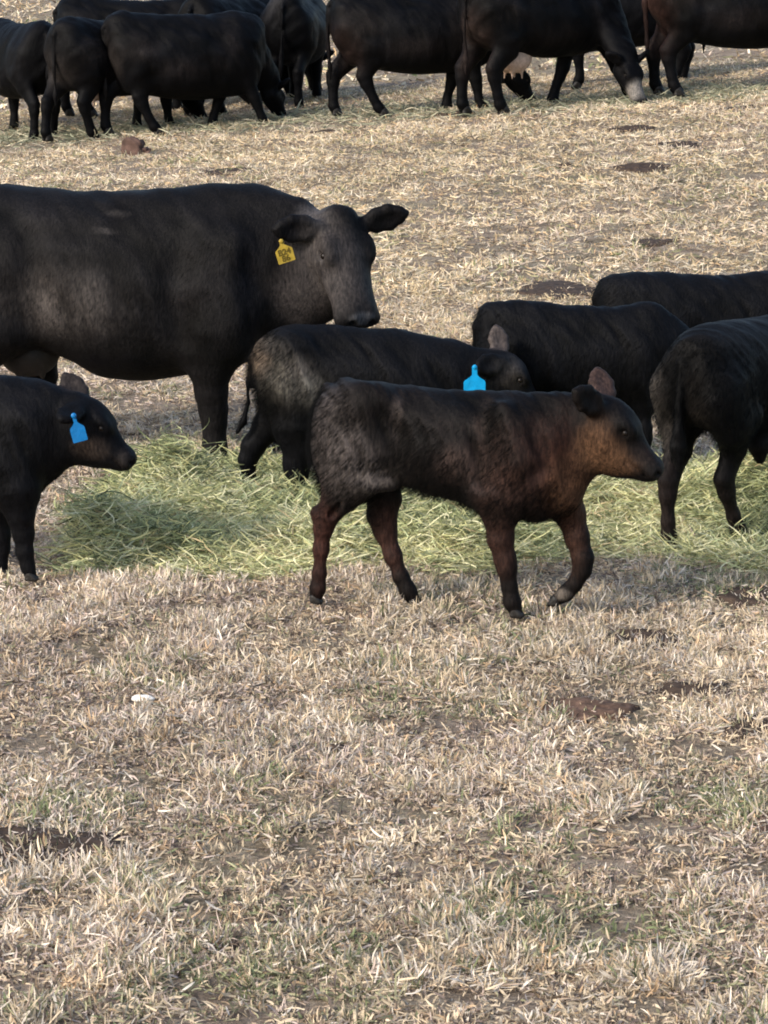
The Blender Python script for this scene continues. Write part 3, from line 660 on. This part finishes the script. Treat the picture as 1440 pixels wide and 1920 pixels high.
# ------------------------------------------------------------------ calves at the right
b = Beast('calf', 'black calf seen from behind at the right edge, tail hanging over its rump with edge light painted in', 'calf', 1408, 1003, 52)
generic(b, .95, True, False, hind=(.25, -.08), fore=(0, .1), tail_on=False, stout=1.22)
H = .92; xt = -.60*H
tail(b, [(xt+.06, 0, .94*H), (xt-.02, .0, .87*H), (xt-.035, .0, .68*H), (xt-.035, .0, .5*H), (xt-.03, 0, .40*H)], [.032, .028, .022, .030, .012])
chain(b.F, [(.02, -.02, .52*H), (.0, -.03, .42*H), (.01, -.03, .36*H)], [.05, .045, .025], k=.05)
b.finish(.0095, base=(.0062, .0060, .0063), marks=[((xt+.13, .17, .62*H), (.16, .09, .24), (.13, .115, .10), .7), ((xt+.03, -.06, .7*H), (.06, .05, .12), (.03, .025, .02), .8), ((xt+.1, .1, .2*H), (.2, .1, .2), (.030, .021, .018), .7), ((xt+.4, -.1, .2*H), (.2, .1, .2), (.028, .02, .017), .7)], hair=36000, hair_len=.016)  # first mark paints sunlight onto the left edge of the rump

b = Beast('calf', 'solid black calf standing broadside behind the walking calf\'s head and the right edge calf', 'calf', 1090, 894, -1)
generic(b, .82, True, False, deep=.10, hind=(.05, -.05), fore=(.05, -.02), headp=lambda nk, H: ([nk(.36, .74), nk(.50, .72), nk(.60, .70)], [(.12*H, .20*H), (.085*H, .15*H), (.07*H, .12*H)], (nk(.66, .80), 4, 44)))
b.finish(.0095, base=(.0032, .0035, .0048), hair=16000, hair_len=.018)

b = Beast('calf', 'black calf farthest back of the calves at right, only its back showing over the others', 'calf', 1320, 852, 4)
generic(b, .90, True, False, hind=(.05, -.1), fore=(-.05, .1))
b.finish(.010, base=(.0034, .0037, .0050), hair=14000, hair_len=.018)

# ------------------------------------------------------------------ the herd along the hay line at the back
GR = 'black cows feeding in a row at the back'
def herd(label, px, py, yaw, H, voxel=.016, base=(.0030, .0031, .0040), marks=(), udder=None, **kw):
    kw.setdefault('deep', .05); kw.setdefault('stout', 1.22)
    b = Beast('cow', label, 'cow', px, py, yaw, GR, lift=.025); generic(b, H, **kw)
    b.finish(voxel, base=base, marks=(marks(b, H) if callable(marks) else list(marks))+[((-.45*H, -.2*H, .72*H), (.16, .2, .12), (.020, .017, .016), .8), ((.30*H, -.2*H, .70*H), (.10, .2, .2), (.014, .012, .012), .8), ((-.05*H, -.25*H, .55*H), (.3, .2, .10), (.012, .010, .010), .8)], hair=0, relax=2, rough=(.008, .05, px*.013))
    if udder:
        m, r = udder; U = Field(); c = np.array([-.27*H, 0, .375*H]); blob(U, c, np.array(r))
        for sx in (-.06, .06):
            for sy in (-.06, .06): chain(U, [c+(sx, sy, -r[2]*.7), c+(sx*1.1, sy*1.1, -r[2]-.05)], [.018, .011], k=.03)
        V, Q = U.mesh(.014); mesh_np('udder', V, Q, None, m, b.root)
    return b
herd('black cow cut by the left edge in the back row', 38, 252, 118, 1.28, hind=(.05, -.08), fore=(0, .1))
herd('black cow second from left in the back row, tail end toward the viewer', 222, 252, 48, 1.30, hind=(.12, -.2), fore=(.1, -.1), udder=(M_UDDER, (.14, .12, .09)), deep=.04,
     marks=lambda b, H: [((-.62*H, .05, .55*H), (.10, .2, .25), (.03, .026, .024), .7)])
herd('broad black cow nearest in the left group, broadside behind the brown stones', 352, 246, 18, 1.31, hind=(.22, -.15), fore=(.25, -.18), deep=.10, neckyaw=35,
     marks=lambda b, H: [((-.64*H, -.05, .6*H), (.10, .2, .28), (.030, .026, .024), .7)])
herd('black cow behind the broad cow, only its back line showing above', 262, 214, 4, 1.36, hind=(.1, -.1), fore=(.05, -.1))
herd('black cow with its hip showing over the front end of the broad cow', 440, 206, 62, 1.36, hind=(.1, -.05))
herd('black cow standing tail on between the left group and the sideways feeding cow', 557, 194, 82, 1.32, hind=(-.05, .05), fore=(0, .05), deep=.04,
     marks=lambda b, H: [((-.5*H, .1, .9*H), (.3, .12, .2), (.03, .03, .034), .8)])
herd('black cow feeding broadside between the tail on cow and the white faced cow', 778, 212, 10, 1.36, hind=(.22, -.12), fore=(.12, -.14), neckyaw=15,
     marks=lambda b, H: [((-.55*H, -.1, .55*H), (.16, .3, .3), (.022, .014, .012), .7)])
herd('black cow with white face and pale udder, head down in the back row', 1018, 204, 36, 1.50, hind=(.05, -.12), fore=(.35, -.25), udder=(M_UDDER, (.22, .15, .15)), neckyaw=-92, deep=0,
     marks=lambda b, H: [(b.hq(.72, 0, -.05), (.13, .09, .11), (.30, .28, .25), .5), ((-.63*H, -.02, .5*H), (.12, .2, .35), (.05, .035, .03), .7)])
herd('black cow behind the white faced cow, facing the other way', 1165, 160, 182, 1.36, hind=(0, .1), fore=(.1, -.05))
herd('black cow with a brownish rump at the right edge of the back row', 1388, 173, 6, 1.50, hind=(.02, -.08), fore=(.05, .0),
     marks=lambda b, H: [((-.62*H, -.05, .6*H), (.2, .3, .4), (.04, .022, .018), .7)])

# ------------------------------------------------------------------ hay
def ribbons(n, base, azim, elev, length, width, curl, m, col, r, lift=.5):
    """n curved flat strands of m points each -> vertices, triangles, colours"""
    P = np.zeros((n, m, 3)); P[:, 0] = base; a = azim.copy(); e = elev.copy(); ka = r.normal(0, curl, n); ke = r.normal(-.06, curl*lift, n)
    step = length/(m-1); W = np.zeros((n, m, 3))
    roll = r.uniform(0, math.pi, n)
    for i in range(m):
        d = np.stack([np.cos(a)*np.cos(e), np.sin(a)*np.cos(e), np.sin(e)], 1)
        s1 = np.stack([-np.sin(a), np.cos(a), 0*a], 1); s2 = np.cross(d, s1)
        w = width*(1 if i < m-1 else .35)*(.9 if i == 0 else 1)
        W[:, i] = (s1*np.cos(roll)[:, None]+s2*np.sin(roll)[:, None])*w[:, None]*.5
        if i < m-1: P[:, i+1] = P[:, i]+d*step[:, None]
        a = a+ka+r.normal(0, curl*.5, n); e = e+ke; e = np.where(lift < .3, np.clip(e, -.5, .7), e); roll = roll+r.normal(0, .3, n)
    V = np.stack([P-W, P+W], 2).reshape(n, m*2, 3)
    T = []
    for i in range(m-1):
        q = 2*i; T += [[q, q+1, q+3], [q, q+3, q+2]]
    T = np.array(T); T = (T[None]+(np.arange(n)*m*2)[:, None, None]).reshape(-1, 3)
    C = np.repeat(col, m*2, 0)
    return V.reshape(-1, 3), T, C
def pick(r, n, pal, wts, jit=.18):
    pal = np.array(pal); w = np.array(wts, float)
    if w.ndim == 1: i = r.choice(len(pal), n, p=w/w.sum())
    else:
        c = np.cumsum(w/w.sum(1, keepdims=True), 1); i = (r.random(n)[:, None] > c).sum(1).clip(0, len(pal)-1)
    return pal[i]*(1+r.normal(0, jit, n)).clip(.5, 1.6)[:, None]
HAYPAL = [(.57, .55, .28), (.72, .69, .44), (.38, .41, .20), (.13, .155, .08), (.52, .41, .24), (.45, .49, .27)]

hx = np.array([40, 200, 300, 450, 560, 700, 900, 1050, 1200, 1440, 1700]); hyf = np.array([1082, 1090, 1092, 1090, 1086, 1078, 1080, 1062, 1060, 1085, 1090]); hyb = np.array([905, 850, 800, 812, 840, 850, 850, 850, 850, 820, 810])
_g = np.array([pix2ground(a, c) for a, c in zip(hx, hyf)]); _h = np.array([pix2ground(a, c+55) for a, c in zip(hx, hyb)])
def hay_h(x, y):
    sgn = x/np.maximum(y, 1)
    yf = np.interp(sgn, _g[:, 0]/_g[:, 1], _g[:, 1]); yb = np.interp(sgn, _h[:, 0]/_h[:, 1], _h[:, 1])
    yf = yf + .25*(fbm(x*2.2+9, y*.2+4)-.5); yb = yb+.5*(fbm(x*1.7+3, y*.2+40)-.5)
    left = smooth01(-1.42, -1.15, x)
    m = smooth01(0, .55, y-yf)*smooth01(0, .6, yb-y)*left
    lump = np.clip(.05+1.9*fbm(x*2.3+2, y*2.0+8, 3)**1.9+.9*(fbm(x*5, y*4.5, 2)-.5), .05, 2)
    thin = smooth01(0, .1, y-yf)*smooth01(0, .1, yb-y)*left
    pl = np.exp(-((x-1.33)/.42)**2-((y-13.3)/.5)**2)                 # trampled low by the right-hand calf
    pl = np.maximum(pl, .93*np.exp(-((x+.50)/.42)**2-((y-14.15)/.75)**2))  # and by the calf behind
    return m*(.20*lump*(1+.55*np.exp(-((x+.95)/.5)**2-((y-13.7)/.5)**2)))*(1-.95*pl)+.012*thin, thin
hxs = np.arange(-1.7, 3.6, .04); hys = np.arange(11.9, 16.6, .04)
HX, HY = np.meshgrid(hxs, hys, indexing='ij'); HH, HT = hay_h(HX, HY)
HZ = terrain(HX, HY)-.02+HH
n1, n2 = HX.shape; ii = (np.arange(n1-1)[:, None]*n2+np.arange(n2-1)[None, :]).ravel()
Fq = np.stack([ii, ii+n2, ii+n2+1, ii+1], 1); keep = (HT.ravel()[Fq] > .3).all(1)
Vh = np.stack([HX, HY, HZ], -1).reshape(-1, 3); Fq = Fq[keep]
Fb = np.concatenate([Fq[:, [0, 1, 2]], Fq[:, [0, 2, 3]]])
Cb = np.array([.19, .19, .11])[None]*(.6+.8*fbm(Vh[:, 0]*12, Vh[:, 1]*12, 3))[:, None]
r = np.random.default_rng(3)
n = 290000
X = r.uniform(-1.6, 3.2, n); Y = r.uniform(12.0, 16.2, n); h, th = hay_h(X, Y)
k = (r.random(n) < th*(.45+4.5*h).clip(0, 1)); X, Y, h = X[k], Y[k], h[k]; n = len(X)
Z = terrain(X, Y)-.012+h*(.80+.30*r.random(n))+.006
tone = fbm(X*2.6+5, Y*1.9+1, 3)
wts = np.stack([.8+0*tone, .9*smooth01(.45, .62, tone)+.12, .9*smooth01(.55, .4, tone)+.25, 1.1*smooth01(.56, .38, tone)+.15, .06+.25*smooth01(.62, .75, tone), .5+0*tone], 1)
col = pick(r, n, HAYPAL, wts)
Vs, Ts, Cs = ribbons(n, np.stack([X, Y, Z], 1), r.uniform(0, 6.283, n), r.normal(.14, .22, n)+(r.random(n) < .07)*r.uniform(.2, .7, n), r.uniform(.05, .24, n), r.uniform(.002, .006, n), .62, 8, col, r, .12)
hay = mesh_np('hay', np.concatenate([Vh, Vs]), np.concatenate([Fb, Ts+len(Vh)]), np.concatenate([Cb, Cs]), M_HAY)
tagit(hay, 'loose heap of green yellow hay spread under the calves', 'hay', kind='stuff')

n = 15000
X = r.uniform(-6, 6.5, n); Y = 34.6+r.normal(0, .5, n)-.05*X
k = r.random(n) < (.25+1.1*fbm(X*1.2+60, Y*1.2, 2)-.2); X, Y = X[k], Y[k]; n = len(X)
col = pick(r, n, [(.38, .36, .25), (.50, .45, .33), (.27, .28, .19), (.2, .21, .14)], [.6, .35, .9, .5])
Vs, Ts, Cs = ribbons(n, np.stack([X, Y, terrain(X, Y)+.03*r.random(n)], 1), r.uniform(0, 6.283, n), r.normal(.08, .2, n), r.uniform(.08, .25, n), r.uniform(.007, .014, n), .3, 4, col, r)
tagit(mesh_np('hay', Vs, Ts, Cs, M_HAY), 'thin line of green hay trodden under the back row of cows', 'hay', kind='stuff')

# ------------------------------------------------------------------ bare and dung patches (used to thin the grass too)
PATS = [(60, 1602, .24, .13, 'dark crumbly dung patch at the left, lowest in the picture', M_DUNG, 5), (1208, 1206, .12, .13, 'dark brown cow pat to the right of the walking calf\'s raised foot', M_DUNG, 5), (1096, 1336, .13, .09, 'reddish brown crumbled pat in the grass below the walking calf\'s forefeet', M_REDSOIL, 4),
        (1300, 1300, .10, .07, 'small dark pat just right of the reddish crumbled one', M_DUNG, 4), (1405, 1370, .09, .10, 'dark pat by the right edge above the green tuft', M_DUNG, 4), (1432, 1556, .06, .08, 'reddish pat cut by the right edge beside the green tuft', M_REDSOIL, 4),
        (638, 1412, .035, .05, 'tiny dark clod alone in the middle of the foreground', M_DUNG, 3), (1420, 1125, .10, .12, 'brown pat at the right edge level with the walking calf\'s hooves', M_DUNG, 4),
        (1042, 545, .20, .30, 'long flat dung patch behind the farthest calf\'s rump', M_DUNG, 3), (1205, 316, .18, .24, 'dark cow pat alone on the slope at upper right', M_DUNG, 5), (852, 217, .17, .25, 'cow pat in front of the white faced cow\'s hind hooves', M_DUNG, 4),
        (1185, 243, .17, .20, 'low brown pat below the white faced cow\'s muzzle', M_DUNG, 3), (1260, 274, .17, .16, 'flat pat on the slope right below the muzzle of the white faced cow', M_DUNG, 3), (610, 248, .15, .2, 'flat pat in front of the tail on cow', M_DUNG, 3), (1400, 205, .2, .2, 'flat pat by the right edge below the brownish cow', M_DUNG, 3),
        (430, 323, .2, .2, 'flat dark pat above the big cow\'s withers', M_DUNG, 2), (1225, 455, .13, .15, 'thin pat on the slope above the farthest calf', M_DUNG, 2), (1060, 312, .05, .08, 'small dark clod left of the pat on the slope', M_DUNG, 4)]
patc = []
for i, (px, py, rx, ry, lab, mt, hh) in enumerate(PATS):
    rx, ry = rx*1.35, ry*1.35; c = pix2ground(px, py); patc.append((c[0], c[1], rx, ry))
    na, nr = 56, 14; rr_ = np.random.default_rng(100+i)
    A = np.linspace(0, 2*math.pi, na, endpoint=False); R_ = np.linspace(0, 1, nr+1)[1:]
    edge = .40+1.2*fbm(np.cos(A)*2.6+i*7+20, np.sin(A)*2.6+30, 4)
    V = [[c[0], c[1], 0]]
    for q in R_:
        for a, e in zip(A, edge): V.append([c[0]+rx*q*e*math.cos(a), c[1]+ry*q*e*math.sin(a), 0])
    V = np.array(V); q = np.concatenate([[0], np.repeat(R_, na)])
    top = hh*.0045*(np.sqrt(np.clip(1-q**2, 0, 1))*(.4+1.2*fbm(V[:, 0]*28, V[:, 1]*28, 4))+.25*(fbm(V[:, 0]*70, V[:, 1]*70, 2)-.5))
    V[:, 2] = terrain(V[:, 0], V[:, 1])+np.where(q > .97, -.02, top+.008)
    T = [[0, 1+j, 1+(j+1) % na] for j in range(na)]
    for a in range(nr-1):
        for j in range(na):
            u_, w_ = 1+a*na+j, 1+a*na+(j+1) % na; T += [[u_, u_+na, w_+na], [u_, w_+na, w_]]
    tagit(mesh_np('cow_pat', V, np.array(T), None, mt), lab, 'cow pat', 'cow pats on the pasture')
def lump(name, px, py, r, mat, label, cat, seed, rise=.6, amp=.5):
    c = pix2ground(px, py); v, t = uv_ball(np.zeros(3), 1, 28, 18)
    d = 1+amp*(fbm(v[:, 0]*1.6+seed, v[:, 1]*1.6+v[:, 2]*2.1+seed*2, 4)-.5)
    if name == 'stone': v = np.sign(v)*np.abs(v)**.62; v = v@np.array(Matrix.Rotation(.5+seed, 3, 'Z')).T; v = v@np.array(Matrix.Rotation(.28, 3, 'Y')).T; d = d+.22*(fbm(v[:, 0]*5+seed, v[:, 1]*4+v[:, 2]*5, 3)-.5)
    v = v*d[:, None]*np.array(r)+c+np.array([0, 0, r[2]*rise])
    return tagit(mesh_np(name, v, t, None, mat), label, cat)
lump('stone', 248, 292, (.10, .10, .105), M_ROCK, 'brown stone on the grass in front of the left cows', 'stone', 4, .6, 1.1)
lump('stone', 268, 291, (.075, .07, .05), M_ROCK, 'low brown stone leaning on the right of the taller one', 'stone', 9, .6, 1.1)
lump('scrap', 268, 1322, (.038, .02, .013), M_WHITE, 'small white scrap lying in the grass at left', 'scrap', 13, 1.5)

# ------------------------------------------------------------------ grass
GP = [(.58, .48, .33), (.68, .61, .50), (.38, .295, .215), (.50, .41, .345), (.50, .36, .22), (.17, .20, .10), (.33, .32, .19), (.16, .125, .105)]
def patmask(x, y):
    m = np.ones_like(x)
    for cx, cy, rx, ry in patc: m = np.minimum(m, .42+.58*smooth01(.45, 1.25, np.sqrt(((x-cx)/rx)**2+((y-cy)/ry)**2)))
    return m
GREEN = [(*pix2ground(1370, 1510)[:2], .17, .24), (*pix2ground(1385, 1500)[:2], .10, .15), (*pix2ground(440, 1850)[:2], .22, .14), (*pix2ground(1150, 1760)[:2], .25, .2), (*pix2ground(1400, 1100)[:2], .3, .3), (*pix2ground(120, 1520)[:2], .2, .15)]
def grass(n, y0, y1, lrange, wrange, flat, r, m, tuft=0):
    Y = y0+(y1-y0)*r.random(n); u = r.random(n)
    half = .125*Y+1.0; X = (2*u-1)*half
    h, th = hay_h(X, Y)
    dens = .10+.55*smooth01(.36, .60, fbm(X*9, Y*9, 2))+.4*smooth01(.38, .62, fbm(X*4.5+13, Y*3.2+5, 3))
    k = (r.random(n) < half/half.max()) & (r.random(n) < dens*patmask(X, Y)) & (h < .03) & (r.random(n) > .6*th)
    X, Y = X[k], Y[k]; n = len(X)
    t1 = fbm(X*.8+7, Y*.8+3, 3); t2 = fbm(X*2.3+70, Y*2.3+31, 3)
    gsp = np.zeros(n)
    for cx, cy, rx, ry in GREEN: gsp = np.maximum(gsp, np.exp(-((X-cx)/rx)**2-((Y-cy)/ry)**2))
    g = (.75*smooth01(.58, .74, t2)+2.6*gsp)
    o = np.ones(n)
    cl = smooth01(.38, .62, fbm(X*4.5+13, Y*3.2+5, 3))
    wts = np.stack([.9*o+.8*smooth01(.5, .65, t1)+.5*(tuft > 0), .25+1.0*cl, .85-.6*cl, .6*o*smooth01(.62, .4, t1)+.2, .28*o, .03+.7*g, .12+.9*g, .6-.55*cl], 1)
    col = pick(r, n, GP, wts, .2)
    up = r.random(n) > flat
    if tuft:
        k = max(1, n//tuft); i = r.integers(0, k, n); X = X[i]+r.normal(0, .011, n); Y = Y[i]+r.normal(0, .011, n)
        col = col[i]*(1+r.normal(0, .14, n)).clip(.6, 1.5)[:, None]; up = np.ones(n, bool); t2 = t2[i]; cl = cl[i]
    col = col*(.74+.52*fbm(X*1.3+21, Y*1.1+8, 3))[:, None]*np.array([1.0, .99, .985])*np.where(Y > 18, 1.04, 1.03)[:, None]
    col = col*np.where(Y[:, None] > 18, np.array([[1.02, 1.0, .94]]), np.array([[.99, .99, 1.02]]))
    el = np.where(up, r.normal(.95, .3, n), r.normal(.12, .22, n)).clip(-.15, 1.5)
    L = r.uniform(*lrange, n)*np.where(up, .85, 1.1)*(.75+.6*t2)*(.75+.5*cl); W = r.uniform(*wrange, n)
    az = r.uniform(-3.14, 3.14, n) if tuft else r.normal(0, 1.1, n)+np.where(r.random(n) < .5, 0, math.pi)
    Z = terrain(X, Y)+np.where(up, -.004, .002+.016*r.random(n))
    return ribbons(n, np.stack([X, Y, Z], 1), az, el, L, W, .30, m, col, r)
r = np.random.default_rng(21)
parts = [grass(150000, 6.8, 12.6, (.028, .075), (.0028, .0062), 0, r, 5, 7), grass(60000, 12.6, 22, (.03, .07), (.004, .008), 0, r, 4, 6), grass(560000, 6.8, 13.5, (.016, .058), (.0024, .0068), .60, r, 4), grass(270000, 13.5, 21, (.02, .06), (.0035, .0075), .66, r, 3), grass(300000, 21, 38, (.03, .075), (.005, .011), .68, r, 3), grass(90000, 38, 80, (.05, .13), (.015, .035), .6, r, 3)]
off = 0; VV, TT, CC = [], [], []
for v, t, c in parts: VV.append(v); TT.append(t+off); CC.append(c); off += len(v)
tagit(mesh_np('grass', np.concatenate(VV), np.concatenate(TT), np.concatenate(CC), M_GRASS), 'short dry straw coloured pasture grass with green tufts', 'grass', kind='stuff')
